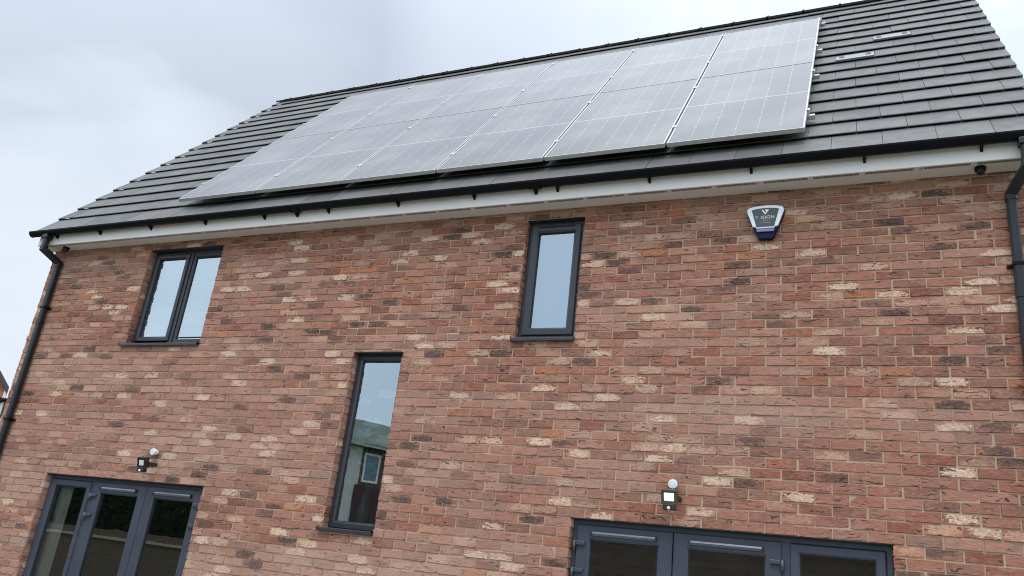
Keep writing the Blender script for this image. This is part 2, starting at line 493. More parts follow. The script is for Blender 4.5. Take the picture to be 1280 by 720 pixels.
# tiles
mb = MB(); LS = mb.layer('seed')
TW = .371; JT = .0035
def tile(x0, x1, s0, s1, seed, dn, mi=0, low=.0165):
    f0, f1 = .025 + dn, -.003 + dn; b0, b1 = low + dn, -.016 + dn
    P = [rf(x0, s0, b0), rf(x1, s0, b0), rf(x1, s0 + .001, f0 - .004), rf(x0, s0 + .001, f0 - .004), rf(x0, s0 + .006, f0), rf(x1, s0 + .006, f0), rf(x1, s1, f1), rf(x0, s1, f1), rf(x1, s1, b1), rf(x0, s1, b1)]
    V = [mb.v(p) for p in P]
    for v in V: v[LS] = seed
    for f in ((0, 1, 2, 3), (3, 2, 5, 4), (4, 5, 6, 7), (1, 0, 9, 8), (7, 6, 8, 9), (0, 3, 4, 7, 9), (1, 8, 6, 5, 2)):
        mb.face([V[i] for i in f], mi)
for k in range(NK):
    s0 = k * GA if k else -.062
    s1 = (k + 1) * GA + .045
    ph = .49 if k % 2 == 0 else .49 - TW / 2
    x = ph - 30 * TW
    while x < RX1:
        a, b = max(x + JT / 2, RX0), min(x + TW - JT / 2, RX1)
        if b - a > .03:
            tile(a, b, s0, s1, rnd.random(), rnd.uniform(-.0018, .0018))
            for e0, e1, here in ((a, a + .030, a == RX0), (b - .030, b, b == RX1)):      # moulded verge ends close the gaps
                if here: tile(e0 - .001 if e0 == a else e0, e1 if e0 == a else e1 + .001, s0 + .0008, s1, .5, -.0006, 0, -.007)
        x += TW
# rear slope and underlay: plain sheets under the tiles
mb.quad(rf(RX0 + .02, -.02, -.035), rf(RX1 - .02, -.02, -.035), rf(RX1 - .02, SR, -.035), rf(RX0 + .02, SR, -.035), 1)
bk = [(y, z) for y, z in ((2 * YR - Y0 + .06, Z0 - .05), (YR, ZR + .0))]
for k in range(NK):
    a = k * GA - .03; b = (k + 1) * GA + .02
    def rb(x, s, n): q = rf(x, s, n); return Vector((q.x, 2 * YR - q.y, q.z))
    bmx = [rb(RX0, a, .027), rb(RX1, a, .027), rb(RX1, b, 0), rb(RX0, b, 0)]
    lo = [rb(RX0, a, -.002), rb(RX1, a, -.002)]
    mb.quad(bmx[1], bmx[0], bmx[3], bmx[2], 0); mb.quad(lo[1], lo[0], bmx[0], bmx[1], 0)
mb.quad(rb(RX1 - .02, -.02, -.035), rb(RX0 + .02, -.02, -.035), rb(RX0 + .02, SR, -.035), rb(RX1 - .02, SR, -.035), 1)
roof = obj('roof', mb, [TILE, UNDER], house)
# white undercloak strips closing the verges
for x0, x1 in ((RX0 + .02, XL + .002), (XR - .002, RX1 - .02)):
    mb = MB()
    for m in (0, 1):
        P = [rf(x, s, n) for s in (0, SR - .05) for x, n in ((x0, -.04), (x1, -.04), (x1, -.055), (x0, -.055))]
        if m: P = [Vector((q.x, 2 * YR - q.y, q.z)) for q in P]
        V = [mb.v(q) for q in P]
        for f in ((0, 1, 2, 3), (7, 6, 5, 4), (0, 4, 5, 1), (1, 5, 6, 2), (2, 6, 7, 3), (3, 7, 4, 0)): mb.face([V[i] for i in f])
    obj('undercloak', mb, SOFFW, roof, recalc=True)
# ridge caps with union clips
mb = MB(); LS = mb.layer('seed')
rl = .4575; x = -2.59 - 11 * rl; 
while x < RX1 - .01:
    a, b = max(x + .002, RX0 - .005), min(x + rl - .002, RX1 + .005)
    dn = rnd.uniform(-.002, .002)
    sA = 16.46 * GA
    def cap(xx, t):
        lf = rf(xx, 16.50 * GA, .058 + dn + t); dy = YR - lf.y
        mid = Vector((xx, lf.y + dy * .6, lf.z + dy * .6 * math.tan(R(39)))); tp = Vector((xx, YR, mid.z + dy * .4 * math.tan(R(22))))
        return [lf, mid, tp, Vector((xx, 2 * YR - mid.y, mid.z)), Vector((xx, 2 * YR - lf.y, lf.z))]
    A = cap(a, 0); Bq = cap(a, -.028)
    mb.prism(A + Bq[::-1], (b - a, 0, 0), 0)
    if x > RX0:
        A = cap(x - .012, .003); Bq = cap(x - .012, -.030); cl = MB()
        cl.prism(A + Bq[::-1], (.024, 0, 0), 0)
        t = cap(x, 0)[2]; cl.cyl((x, YR - .02, t.z - .003), (x, YR - .02, t.z + .016), .012, n=10)
        obj('ridge_clip', cl, BLACK, roof)
    x += rl
sd = mb.layer('seed')
for v in mb.bm.verts: v[sd] = .3
obj('ridge', mb, TILE, roof)
# two pale grey vent tiles
for x0, k in ((1.975, 8), (2.346, 10)):
    mb = MB()
    s0 = k * GA + .004; s1 = s0 + .205
    def vb(xa, xb, sa, sb, na, nb, mi):
        P = [rf(xa, sa, na - .012), rf(xb, sa, na - .012), rf(xb, sb, nb - .012), rf(xa, sb, nb - .012), rf(xa, sa, na), rf(xb, sa, na), rf(xb, sb, nb), rf(xa, sb, nb)]
        V = [mb.v(p) for p in P]
        for f in ((3, 2, 1, 0), (4, 5, 6, 7), (0, 1, 5, 4), (1, 2, 6, 5), (2, 3, 7, 6), (3, 0, 4, 7)): mb.face([V[i] for i in f], mi)
    vb(x0, x0 + .362, s0, s1, .037, .020, 0)
    for u in (.03, .285):
        vb(x0 + u, x0 + u + .048, s0 + .085, s0 + .185, .034, .027, 1)
    obj('vent_tile', mb, [VENTM, DARKV], roof)

# ------------------------------------------------------------------ eaves: fascia, soffit, gutter
mb = MB()
mb.box((-7.29, -.200, ZT - .004), (3.372, -.182, 1.41), bev=.002)
fascia = obj('fascia', mb, WHITE, house)
mb = MB()
mb.box((XL - .002, -.1815, ZT), (XR + .002, .012, ZT + .010))
mb.prism([(-7.287, -.1815, ZT), (-7.287, .012, ZT), (-7.287, .012, 1.56), (-7.287, -.1815, 1.40)], (.06, 0, 0))
mb.prism([(XR + .004, -.1815, ZT), (XR + .004, .012, ZT), (XR + .004, .012, 1.56), (XR + .004, -.1815, 1.40)], (.045, 0, 0))
for x in range(-70, 33, 12):                 # board joints seen as thin lips
    mb.box((x / 10, -.18, ZT - .0015), (x / 10 + .012, .0, ZT))
soffit = obj('soffit', mb, SOFFW, house)
mb = MB()
x = XL + .06
while x < XR - .36:
    L = .335
    mb.box((x, -.179, ZT - .0012), (x + L, -.145, ZT), 0)
    for i in range(28):
        a = x + .004 + i * L / 28
        mb.box((a, -.178, ZT - .003), (a + .0035, -.146, ZT - .0012), 1)
    x += L + .04
obj('soffit_vent', mb, [GASKET, SOFFW], soffit)

# ogee gutter, open on top
def half(a, b_, n=12, c=-.2545, z=1.392): return [(c + a * math.cos(PI * i / n), z - b_ * math.sin(PI * i / n)) for i in range(n + 1)]
prof = half(.0535, .056); inner = half(.0495, .052)[::-1]
GX0, GX1 = -7.378, 3.45
mb = MB()
mb.prism([(GX0, y, z) for y, z in prof + inner], (GX1 - GX0, 0, 0))
for a in (GX0 - .003, GX1): mb.prism([(a, y, z) for y, z in prof], (.003, 0, 0))
for xx in (GX0 - .002, GX0 + .10): mb.prism([(xx, y, z) for y, z in half(.0545, .0605)], (.007, 0, 0))
gutter = obj('gutter', mb, BLACK, house)
# clips hug the gutter
def scaled(g): return half(.0535 + min(g, .0008), .056 + g)
for i in range(13):
    x = -7.03 + i * .84 if i else -6.95
    if i == 12: x = 2.99
    mb = MB()
    mb.prism([(x - .013, y, z) for y, z in scaled(.005)], (.026, 0, 0))
    mb.prism([(x - .010, -.2008, 1.36), (x - .010, -.2008, 1.300), (x - .010, -.212, 1.308), (x - .010, -.256, 1.334)], (.020, 0, 0))
    obj('gutter_bracket', mb, BLACK, gutter)
for x in (-3.23, -.52):
    mb = MB()
    mb.prism([(x - .05, y, z) for y, z in scaled(.006)], (.10, 0, 0))
    for d in (-.055, .043): mb.prism([(x + d, y, z) for y, z in scaled(.010)], (.012, 0, 0))
    mb.prism([(x - .012, -.2008, 1.36), (x - .012, -.2008, 1.296), (x - .012, -.214, 1.296), (x - .012, -.262, 1.333)], (.024, 0, 0))
    obj('gutter_union', mb, BLACK, gutter)

# square downpipes with swan necks
def sq(r, c=.012): 
    return [(-r + c, -r), (r - c, -r), (r, -r + c), (r, r - c), (r - c, r), (-r + c, r), (-r, r - c), (-r, -r + c)]
def downpipe(xt, xw, zb, brks):
    mb = MB(); r = .0325
    yw = -.050; yt = -.253
    mb.tube([(xt, yt, 1.34), (xt, yt, 1.165 + zb)], sq(r))
    mb.tube([(xt, yt, 1.19 + zb), (xt, yt, 1.155 + zb), (xw, yw, 1.04 + zb), (xw, yw, .985 + zb)], sq(r + .005))
    mb.tube([(xw, yw, 1.0 + zb), (xw, yw, -ZG + .12), (xw, yw - .06, -ZG + .04)], sq(r))
    mb.box((xt - .045, -.297, 1.292), (xt + .045, -.212, 1.345), bev=.008)
    mb.tube([(xw, yw, .30 + zb), (xw, yw, .24 + zb)], sq(r + .004))
    p = obj('downpipe', mb, PIPE, house)
    for z in brks:
        m = MB()
        m.box((xw - r - .006, yw - r - .005, z - .014), (xw + r + .006, -.004, z + .014), bev=.003)
        m.box((xw - r - .034, -.016, z - .014), (xw + r + .034, -.004, z + .014), bev=.003)
        obj('pipe_bracket', m, BLACK, p)
downpipe(-7.075, -7.005, .0, (.455, -.92, -2.3))
downpipe(3.255, 3.165, -.02, (.47, -.92, -2.3))

# ------------------------------------------------------------------ windows
def ring(mb, x0, x1, z0, z1, w, y0, y1, mi=0, bev=.004, wt=None, wb=None):
    """mitred-looking frame of four bars"""
    wt = w if wt is None else wt; wb = w if wb is None else wb
    def bar(q, d): mb.prism(q, d, mi)
    # mitred bars built as prisms with a chamfered front edge
    c = bev
    out = [(x0, z0), (x1, z0), (x1, z1), (x0, z1)]
    inn = [(x0 + w, z0 + wb), (x1 - w, z0 + wb), (x1 - w, z1 - wt), (x0 + w, z1 - wt)]
    oc = [(x0 + c, z0 + c), (x1 - c, z0 + c), (x1 - c, z1 - c), (x0 + c, z1 - c)]
    ic = [(x0 + w - c * 2, z0 + wb - c * 2), (x1 - w + c * 2, z0 + wb - c * 2), (x1 - w + c * 2, z1 - wt + c * 2), (x0 + w - c * 2, z1 - wt + c * 2)]
    loops = [[(p[0], y1, p[1]) for p in out], [(p[0], y0 + c, p[1]) for p in out], [(p[0], y0, p[1]) for p in oc], [(p[0], y0, p[1]) for p in ic], [(p[0], y0 + c * 2, p[1]) for p in inn], [(p[0], y1, p[1]) for p in inn]]
    V = [[mb.v(p) for p in l] for l in loops]
    for a in range(6):
        b = (a + 1) % 6
        for i in range(4):
            j = (i + 1) % 4
            mb.face([V[a][i], V[a][j], V[b][j], V[b][i]], mi)

def pane(parent, x0, x1, z0, z1, y, mat=None):
    m = MB(); m.quad((x0, y, z0), (x1, y, z0), (x1, y, z1), (x0, y, z1))
    return obj('pane', m, mat or GLASS, parent)

def gasket(mb, x0, x1, z0, z1, y, mi=1, w=.006):
    ring(mb, x0 - w, x1 + w, z0 - w, z1 + w, w * 1.7, y - .004, y + .012, mi, .0008)

def sill(parent, x0, x1, z):
    m = MB()
    m.prism([(x0, .115, z), (x0, -.034, z - .006), (x0, -.036, z - .012), (x0, -.036, z - .034), (x0, -.030, z - .034), (x0, -.028, z - .018), (x0, .115, z - .014)], (x1 - x0, 0, 0), 0)
    for e in (x0, x1 - .004): m.box((e, -.037, z - .036), (e + .004, .0, z + .002))
    return obj('sill', m, ANTH, parent)

# two-light casement
REC = .090
x0, x1, z0, z1 = OPEN['win_l']; F = .040
m = MB(); ring(m, x0, x1, z0, z1, F, REC, REC + .07)
xm = (x0 + x1) / 2 + .012
m.box((xm - .028, REC + .002, z0 + F - .004), (xm + .028, REC + .068, z1 - F + .004))
gasket(m, xm + .064, x1 - .086, z0 + .10, z1 - .088, REC + .028)
win = obj('window', m, [ANTH, GASKET], house, recalc=True)
m = MB(); ring(m, x0 + F - .012, xm - .018, z0 + F + .010, z1 - F + .002, .052, REC - .016, REC + .05, bev=.006)
gasket(m, x0 + F + .042, xm - .072, z0 + F + .064, z1 - F - .052, REC + .012)
obj('sash', m, [ANTH, GASKET], win, recalc=True)
m = MB(); ring(m, xm + .026, x1 - F + .004, z0 + F - .003, z1 - F + .003, .040, REC + .012, REC + .06, bev=.006)
obj('glazing_bead', m, ANTH, win, recalc=True)
pane(win, x0 + F + .036, xm - .066, z0 + F + .058, z1 - F - .046, REC + .02)
pane(win, xm + .060, x1 - F - .03, z0 + F + .03, z1 - F - .03, REC + .036)
m = MB(); m.box((x0 + .10, REC - .024, z1 - .052), (xm - .06, REC + .002, z1 - .030), bev=.004); obj('trickle_vent', m, GASKET, win)
sill(win, x0 - .045, x1 + .004, z0 - .001)
# narrow casement
REC = .062; F = .052
x0, x1, z0, z1 = OPEN['win_n']
m = MB(); ring(m, x0, x1, z0, z1, F, REC, REC + .07)
win = obj('window', m, [ANTH, GASKET], house, recalc=True)
m = MB(); ring(m, x0 + F - .016, x1 - F + .016, z0 + F - .014, z1 - F + .010, .068, REC - .018, REC + .05, bev=.007)
gasket(m, x0 + F + .054, x1 - F - .054, z0 + F + .056, z1 - F - .060, REC + .012)
obj('sash', m, [ANTH, GASKET], win, recalc=True)
pane(win, x0 + F + .048, x1 - F - .048, z0 + F + .05, z1 - F - .05, REC + .02)
m = MB(); m.box((x0 + .10, REC - .030, z1 - .062), (x1 - .10, REC - .004, z1 - .036), bev=.005); obj('trickle_vent', m, GASKET, win)
sill(win, x0 - .025, x1 + .008, z0 - .001)
# tall fixed stair window
REC = .085
x0, x1, z0, z1 = OPEN['stair']
m = MB(); ring(m, x0, x1, z0, z1, .060, REC, REC + .07, bev=.007)
gasket(m, x0 + .062, x1 - .062, z0 + .062, z1 - .068, REC + .022)
win = obj('window', m, [ANTH, GASKET], house, recalc=True)
pane(win, x0 + .056, x1 - .056, z0 + .056, z1 - .060, REC + .03)
sill(win, x0 - .03, x1 + .004, z0 - .001)

# ------------------------------------------------------------------ french doors with side lights
REC = .070
def french_door(x0, x1, z0, z1, flip):
    X = (lambda u: x1 - u) if flip else (lambda u: x0 + u)      # u runs from the leaf side to the side light
    def span(a, b): p, q = X(a), X(b); return min(p, q), max(p, q)
    W = x1 - x0
    m = MB(); ring(m, x0, x1, z0, z1, .048, REC, REC + .07, wb=.03, bev=.005)
    a, b = span(1.560, 1.632); m.box((a, REC + .001, z0 + .02), (b, REC + .069, z1 - .04))
    a, b = span(1.628, W - .046); 
    ring(m, a, b, z0 + .028, z1 - .046, .064, REC - .012, REC + .05, bev=.006)
    ga, gb_ = a + .066, b - .066
    gasket(m, ga, gb_, z0 + .10, z1 - .112, REC + .012)
    d = obj('french_door', m, [ANTHD, GASKET], house, recalc=True)
    pane(d, ga - .006, gb_ + .006, z0 + .09, z1 - .105, REC + .02, DOORGLASS)
    for (u0, u1, hu) in ((.040, .796, .040), (.802, 1.568, 1.568)):
        a, b = span(u0, u1)
        m = MB(); ring(m, a, b, z0 + .025, z1 - .040, .112, REC - .016, REC + .05, bev=.007)
        gasket(m, a + .114, b - .114, z0 + .14, z1 - .154, REC + .010)
        obj('door_leaf', m, [ANTHD, GASKET], d, recalc=True)
        pane(d, a + .108, b - .108, z0 + .132, z1 - .148, REC + .018, DOORGLASS)
        m = MB(); yv = REC - .018
        m.prism([(a + .125, yv, z1 - .088), (a + .125, yv - .016, z1 - .090), (a + .125, yv - .022, z1 - .102), (a + .125, yv - .010, z1 - .118), (a + .125, yv, z1 - .120)], (b - a - .25, 0, 0), 0)
        for e in (a + .120, b - .128): m.box((e, yv - .024, z1 - .121), (e + .008, yv, z1 - .086), 1)
        obj('trickle_vent', m, [VENTD, GASKET], d)
        for hz in (-.175, -.375, -1.15, -1.80):
            hx = X(hu); sg = -1 if (hu > 1) == flip else 1
            sg = 1 if ((hu < 1) != flip) else -1       # towards the leaf
            m = MB(); zz = z1 + hz - .03
            m.box((hx + sg * .004, REC - .038, zz + .008), (hx + sg * .075, REC - .014, zz + .040), bev=.006)
            m.cyl((hx - sg * .010, REC - .030, zz - .040), (hx - sg * .010, REC - .030, zz + .042), .0125, n=14)
            m.box((hx - sg * .022, REC - .030, zz + .008), (hx + sg * .006, REC - .0005, zz + .040))
            obj('hinge', m, ANTHD, d)
    m = MB(); hx = X(.745)
    m.box((hx - .016, REC - .026, -2.72), (hx + .016, REC - .014, -2.47), bev=.004); m.cyl((hx, REC - .026, -2.54), (hx, REC - .06, -2.54), .009, n=12)
    s_ = -1 if not flip else 1
    m.box((hx - .01, REC - .068, -2.55), (hx + s_ * .12, REC - .052, -2.53), bev=.004)
    obj('handle', m, ALU, d)
    m = MB(); m.box((x0 - .03, -.02, z0 - .045), (x1 + .03, .2, z0 - .002)); obj('threshold', m, ANTH, d)
VENTD = simple('vent_bar_grey', (.115, .13, .165), .30, var=.05)
french_door(*OPEN['door_l'], True)
french_door(*OPEN['door_r'], False)

# ------------------------------------------------------------------ things behind the windows
x0, x1, z0, z1 = OPEN['win_l']
bl = thing('window_blind', 'white slatted blind hanging behind the two-pane upper left window', 'blind', (xm, .2, ZG + z1))
m = MB(); z = z0 - .02
while z < z1 - .03:
    m.prism([(x0 + .0, .175, z), (x0 + .0, .196, z + .020), (x0 + .0, .197, z + .0185), (x0 + .0, .176, z - .0015)], (x1 - x0, 0, 0)); z += .0185
obj('slats', m, BLIND, bl)
m = MB(); m.box((x0, .165, z1 - .03), (x1, .21, z1 + .02), bev=.004); obj('head_rail', m, BLIND, bl)
x0, x1, z0, z1 = OPEN['win_n']
bl = thing('window_blind', 'added blue roller blind standing in for sky reflected in the narrow single upper window', 'blind', ((x0 + x1) / 2, .2, ZG + z1))
m = MB(); m.box((x0 + .0, .20, z0 - .0), (x1 - .0, .202, z1)); obj('cloth', m, simple('sky_reflection_cloth', (.32, .43, .66), .8, var=.03), bl)  # added blind; its blue stands in for sky reflected in the pane
m = MB(); m.cyl((x0, .20, z1 + .01), (x1, .20, z1 + .01), .022); obj('roller', m, WHITE, bl)
# curtain behind the left side light
m = MB(); pts = []
for i in range(61):
    x = -6.134 + i * .285 / 60; pts.append((x, .160 + .008 * math.sin(i * .62) + .003 * math.sin(i * .23)))
back = [(x, y + .004) for x, y in pts[::-1]]
m.prism([(x, y, ZF + .02) for x, y in pts + back], (0, 0, 2.08), 0)
obj('curtain', m, CURT, loc=(-6.0, .16, .17), label='pale cream curtain hanging behind the glazed left light of the left french door', cat='curtain', recalc=True)

# glass vase with lilies on the stair window board
lily = thing('lily_vase', 'tall vase of white lilies standing inside the tall stair window', 'flower vase', (-2.08, .22, ZG - 1.72))
PALEG = simple('pale_petal', (.80, .88, .82), .5); STEM = simple('lily_stem', (.16, .34, .22), .5); VASE = simple('teal_vase', (.10, .28, .27), .15)
m = MB(); zs_ = [(-1.72, .045), (-1.70, .055), (-1.60, .060), (-1.50, .042), (-1.42, .046)]
for (a, ra), (b, rb_) in zip(zs_, zs_[1:]): m.cyl((-2.08, .22, a), (-2.08, .22, b), ra, rb_, caps=(a == -1.72))
obj('vase', m, VASE, lily)
m = MB(); fl = MB()
def leaf(mm, p, d, L, w, n=6):
    d = Vector(d).normalized(); side = d.cross(Vector((0, 1, 0))).normalized(); prev = None
    for i in range(n + 1):
        t = i / n; c = Vector(p) + d * L * t + Vector((0, -.06 * math.sin(t * PI) * L, -.35 * L * t * t))
        ww = w * math.sin(PI * min(1, .08 + t * .92)) 
        a, b = mm.v(c + side * ww), mm.v(c - side * ww)
        if prev: mm.face([prev[0], a, b, prev[1]], 0, None, True)
        prev = (a, b)
for (tx, tz) in ((-2.30, -.60), (-2.12, -.80), (-2.02, -.52), (-2.20, -.90), (-1.95, -.95)):
    p0 = Vector((-2.08, .22, -1.5)); p1 = Vector((tx, .20, tz)); pm = (p0 + p1) / 2 + Vector((.03, 0, .08))
    for a, b in ((p0, pm), (pm, p1)): m.cyl(a, b, .005, n=8)
    for k in range(3):
        q = p0.lerp(p1, .35 + .2 * k); leaf(m, q, (rnd.choice((-1, 1)), 0, .8), .16, .016)
    fl = MB()
    for k in range(6):
        a = k * PI / 3 + .3; leaf(fl, p1, (math.cos(a), .2 * math.sin(a), .75 + .35 * math.sin(a)), .15, .026)
    obj('flower', fl, PALEG, lily)
obj('stem', m, STEM, lily)

# ------------------------------------------------------------------ solar array
PW, PH, PX, S0, HN = 1.154, 2.034, -5.139, .246, .130
gap = .020
FRM = simple('panel_frame', (.56, .56, .555), .42, metal=.5, var=.04)
BACK = simple('panel_backsheet', (.03, .03, .035), .6)
posn = ['at the left end of', 'second from the left end of', 'third from the left end of', 'third from the right end of', 'second from the right end of', 'at the right end of']
def panel_at(ix, iy): return rf(PX + ix * PW + gap / 2, S0 + iy * PH, HN) + Vector((0, 0, ZG))
BX, BS, BN = Vector((1, 0, 0)), Vector((0, ct, sn)), Vector((0, -sn, ct))
def loc3(x, s, n): return BX * x + BS * s + BN * n
w, h = PW - gap, PH - .009
fr = MB(); f = .012; t = .038
def rbx(mbx, xa, xb, sa, sb, na, nb):
    P = [loc3(x, s, n) for n in (na, nb) for s in (sa, sb) for x in (xa, xb)]
    V = [mbx.v(p) for p in P]
    for q in ((0, 2, 3, 1), (4, 5, 7, 6), (0, 1, 5, 4), (2, 6, 7, 3), (0, 4, 6, 2), (1, 3, 7, 5)): mbx.face([V[i] for i in q])
rbx(fr, 0, f, 0, h, -t, 0); rbx(fr, w - f, w, 0, h, -t, 0); rbx(fr, f, w - f, 0, f * .6, -t, -.0002); rbx(fr, f, w - f, h - f * .6, h, -t, -.0002)
ce = MB(); e = f - .001
ce.quad(loc3(e, e * .6, -.003), loc3(w - e, e * .6, -.003), loc3(w - e, h - e * .6, -.003), loc3(e, h - e * .6, -.003), 0, [(0, 0), (1, 0), (1, 1), (0, 1)])
ba = MB(); ba.quad(loc3(e, e, -.009), loc3(e, h - e, -.009), loc3(w - e, h - e, -.009), loc3(w - e, e, -.009)); rbx(ba, w * .45, w * .55, h * .45, h * .52, -.030, -.0092)
proto = thing('solar_panel', '', 'solar panel', panel_at(0, 0), 'solar panels on the roof')
def lobj(name, mbx, mats, parent):
    for v in mbx.bm.verts: v.co += Vector(parent.location) - Vector((0, 0, ZG))
    return obj(name, mbx, mats, parent)
lobj('frame', fr, FRM, proto); lobj('cells', ce, CELLS, proto); lobj('backsheet', ba, BACK, proto)
for iy in (0, 1):
    for ix in range(6):
        o = proto if ix == iy == 0 else copy_tree(proto)
        o.location = panel_at(ix, iy)
        o['label'] = 'grey solar panel %s the %s row of the roof array' % (posn[ix], ('lower', 'upper')[iy])
rows = [('lowest', 2.13), ('second lowest', 6.0), ('second highest', 9.1), ('highest', 13.05)]
for nm, k in rows:
    s = k * GA; c = rf(PX + 3 * PW, s, .045) + Vector((0, 0, ZG))
    r = thing('mounting_rail', '%s silver rail under the solar panels, its end showing beside the right edge' % nm, 'mounting rail', c, 'rails carrying the solar panels')
    def hb(mbx, xa, xb, sa, sb, na, nb):
        P = [rf(x, s_, n) for n in (na, nb) for s_ in (sa, sb) for x in (xa, xb)]
        V = [mbx.v(p) for p in P]
        for q in ((0, 2, 3, 1), (4, 5, 7, 6), (0, 1, 5, 4), (2, 6, 7, 3), (0, 4, 6, 2), (1, 3, 7, 5)): mbx.face([V[i] for i in q])
    m = MB(); hb(m, PX - .04, PX + 6 * PW + .052, s - .02, s + .02, .050, .0905); obj('rail', m, ALUD, r)
    for xe in (PX + 6 * PW - gap / 2 + .001, PX + gap / 2 - .021):
        m = MB(); hb(m, xe, xe + .020, s + .0, s + .05, .0907, .136); hb(m, xe - .010 if xe > 0 else xe + .0, xe + .012 if xe > 0 else xe + .030, s + .0, s + .05, .1305, .136); obj('end_clamp', m, ALU, r)
    for i in range(1, 6):
        xe = PX + i * PW
        m = MB(); hb(m, xe - .007, xe + .007, s - .025, s + .025, .0907, .136); hb(m, xe - .020, xe + .020, s - .025, s + .025, .1305, .136); obj('mid_clamp', m, ALU, r)
    for i in range(8):
        xe = PX + .35 + i * .92
        m = MB(); hb(m, xe - .015, xe + .015, s - .03, s - .021, .0, .085); hb(m, xe - .015, xe + .015, s - .03, s + .16, .030, .036); obj('roof_hook', m, ALUD, r)

# ------------------------------------------------------------------ floodlights and round wall sensors
LENS_OFF = simple('floodlight_glass', (.72, .73, .74), .18, var=.02)
tl = NT('lit_floodlight_glass'); tl.set(base=(.85, .86, .78), rough=.2); tl.b.inputs['Emission Color'].default_value = (1, .97, .80, 1); tl.b.inputs['Emission Strength'].default_value = .45
LENS_ON = tl.m
FLB = simple('black_floodlight_body', (.016, .016, .017), .42); FLGLOW = simple('glow_washed_floodlight_body', (.062, .060, .046), .45)  # lit unit's body colour is lightened for the glow of its lens
DOME = simple('white_dome', (.82, .82, .82), .25, var=.02)
FACE = simple('sensor_face', (.62, .68, .73), .4, var=.03)
def floodlight(cx, cz, body, lens, label, lit):
    t = thing('floodlight', label, 'floodlight', (cx, 0, ZG + cz), 'floodlights above the doors')
    M = Matrix.Translation((cx, -.125, cz)) @ Matrix.Rotation(R(16), 4, 'X')   # face tips down
    m = MB()
    m.box((-.060, -.022, -.052), (.060, .016, .056), M=M, bev=.005)
    for i in range(7): m.box((-.05 + i * .016, .016, -.045), (-.045 + i * .016, .026, .048), M=M)
    obj('housing', m, body, t)
    m = MB(); ring(m, -.058, .058, -.050, .054, .012, -.028, -.0225, bev=.0015)
    for v in m.bm.verts: v.co = M @ v.co
    obj('bezel', m, body, t, recalc=True)
    m = MB(); lw = .037 if lit else .031
    m.box((-lw, -.0285, -.026), (lw, -.0225, lw - .004), M=M, bev=.004); obj('lamp_glass', m, lens, t)
    M2 = Matrix.Translation((cx, -.118, cz - .072))
    m = MB(); m.box((-.046, -.030, -.022), (.046, .022, .018), M=M2, bev=.005); o = obj('motion_sensor', m, FLB, t)
    m = MB(); m.sphere((0, -.030, -.010), .0125, M=M2); obj('sensor_dome', m, DOME, o)
    m = MB()
    for s in (-1, 1): m.box((cx + s * .058, -.13, cz - .010), (cx + s * .063, -.012, cz + .012))
    m.box((cx - .063, -.012, cz - .012), (cx + .063, -.002, cz + .014)); obj('bracket', m, FLB, t)
    m = MB(); m.cyl((cx + .02, -.10, cz + .03), (cx + .02, -.02, cz + .10), .004, n=8); obj('cable', m, FLB, t)
floodlight(.803, -1.290, FLGLOW, LENS_ON, 'dark floodlight with lit lens on brick wall above the right french door', True)
floodlight(-4.590, -1.312, FLB, LENS_OFF, 'black floodlight with unlit grey lens on brick wall above the left french door', False)
def wall_sensor(cx, cz, label):
    t = thing('wall_sensor', label, 'sensor', (cx, 0, ZG + cz), 'round sensors above the floodlights')
    m = MB(); m.cyl((cx, -.002, cz), (cx, -.028, cz), .026, n=28); m.cyl((cx, -.028, cz), (cx, -.056, cz), .031, .036, n=28); m.cyl((cx, -.056, cz), (cx, -.066, cz), .036, .033, n=28)
    obj('body', m, DOME, t)
    m = MB(); m.cyl((cx, -.0662, cz), (cx, -.068, cz), .027, .025, n=28); obj('face', m, FACE, t)
wall_sensor(.806, -1.186, 'round white sensor fixed above the lit right floodlight')
wall_sensor(-4.572, -1.190, 'round white sensor fixed above the unlit black left floodlight')

# black dome cameras under the soffit
def soffit_cam(x, label):
    t = thing('soffit_camera', label, 'camera', (x, -.095, ZG + ZT), 'dome cameras under the soffit')
    m = MB(); m.cyl((x, -.095, ZT - .002), (x, -.095, ZT - .030), .040, .036, n=28); obj('base', m, BLACK, t)
    m = MB(); m.sphere((x, -.097, ZT - .032), .031); m.cyl((x, -.112, ZT - .045), (x, -.137, ZT - .058), .015, .015, n=18); obj('eye', m, simple('camera_dome', (.012, .012, .014), .12), t)
soffit_cam(2.985, 'small black dome camera under the white soffit beside the right downpipe')
soffit_cam(-6.895, 'small black dome camera under the white soffit beside the left downpipe')

# ------------------------------------------------------------------ alarm box with its lettering
AX = 1.463
NAVY = simple('navy_plastic', (.002, .003, .034), .4, var=.1, spec=.2); SHELL = simple('white_alarm_shell', (.80, .82, .88), .35, var=.02)
FACEG = simple('slate_face', (.052, .070, .070), .4, var=.06); STROBE = simple('violet_lens', (.20, .20, .42), .3, var=.05)
TXTW = simple('white_print', (.85, .86, .87), .5, var=.01); TXTB = simple('blue_print', (.05, .42, .62), .5, var=.02); TXTG = simple('grey_print', (.33, .36, .36), .5)
al = thing('alarm_box', 'white and navy shield-shaped alarm box reading VISION high on the brick wall', 'alarm box', (AX, 0, ZG + .92))
def shield(pts): return [(AX + u, z) for u, z in pts]
def arc(u0, z0, u1, z1, sag, n=8): return [(u0 + (u1 - u0) * i / n, z0 + (z1 - z0) * i / n + sag * math.sin(PI * i / n)) for i in range(n + 1)]
base = arc(.060, .778, .143, 1.010, 0, 2)[:0] + [(-.060, .796), (-.050, .789), (.050, .789), (.060, .796), (.143, 1.000), (.146, 1.035), (.128, 1.058)] + arc(.115, 1.062, -.115, 1.062, .010)[1:-1] + [(-.128, 1.058), (-.146, 1.035), (-.143, 1.000)]
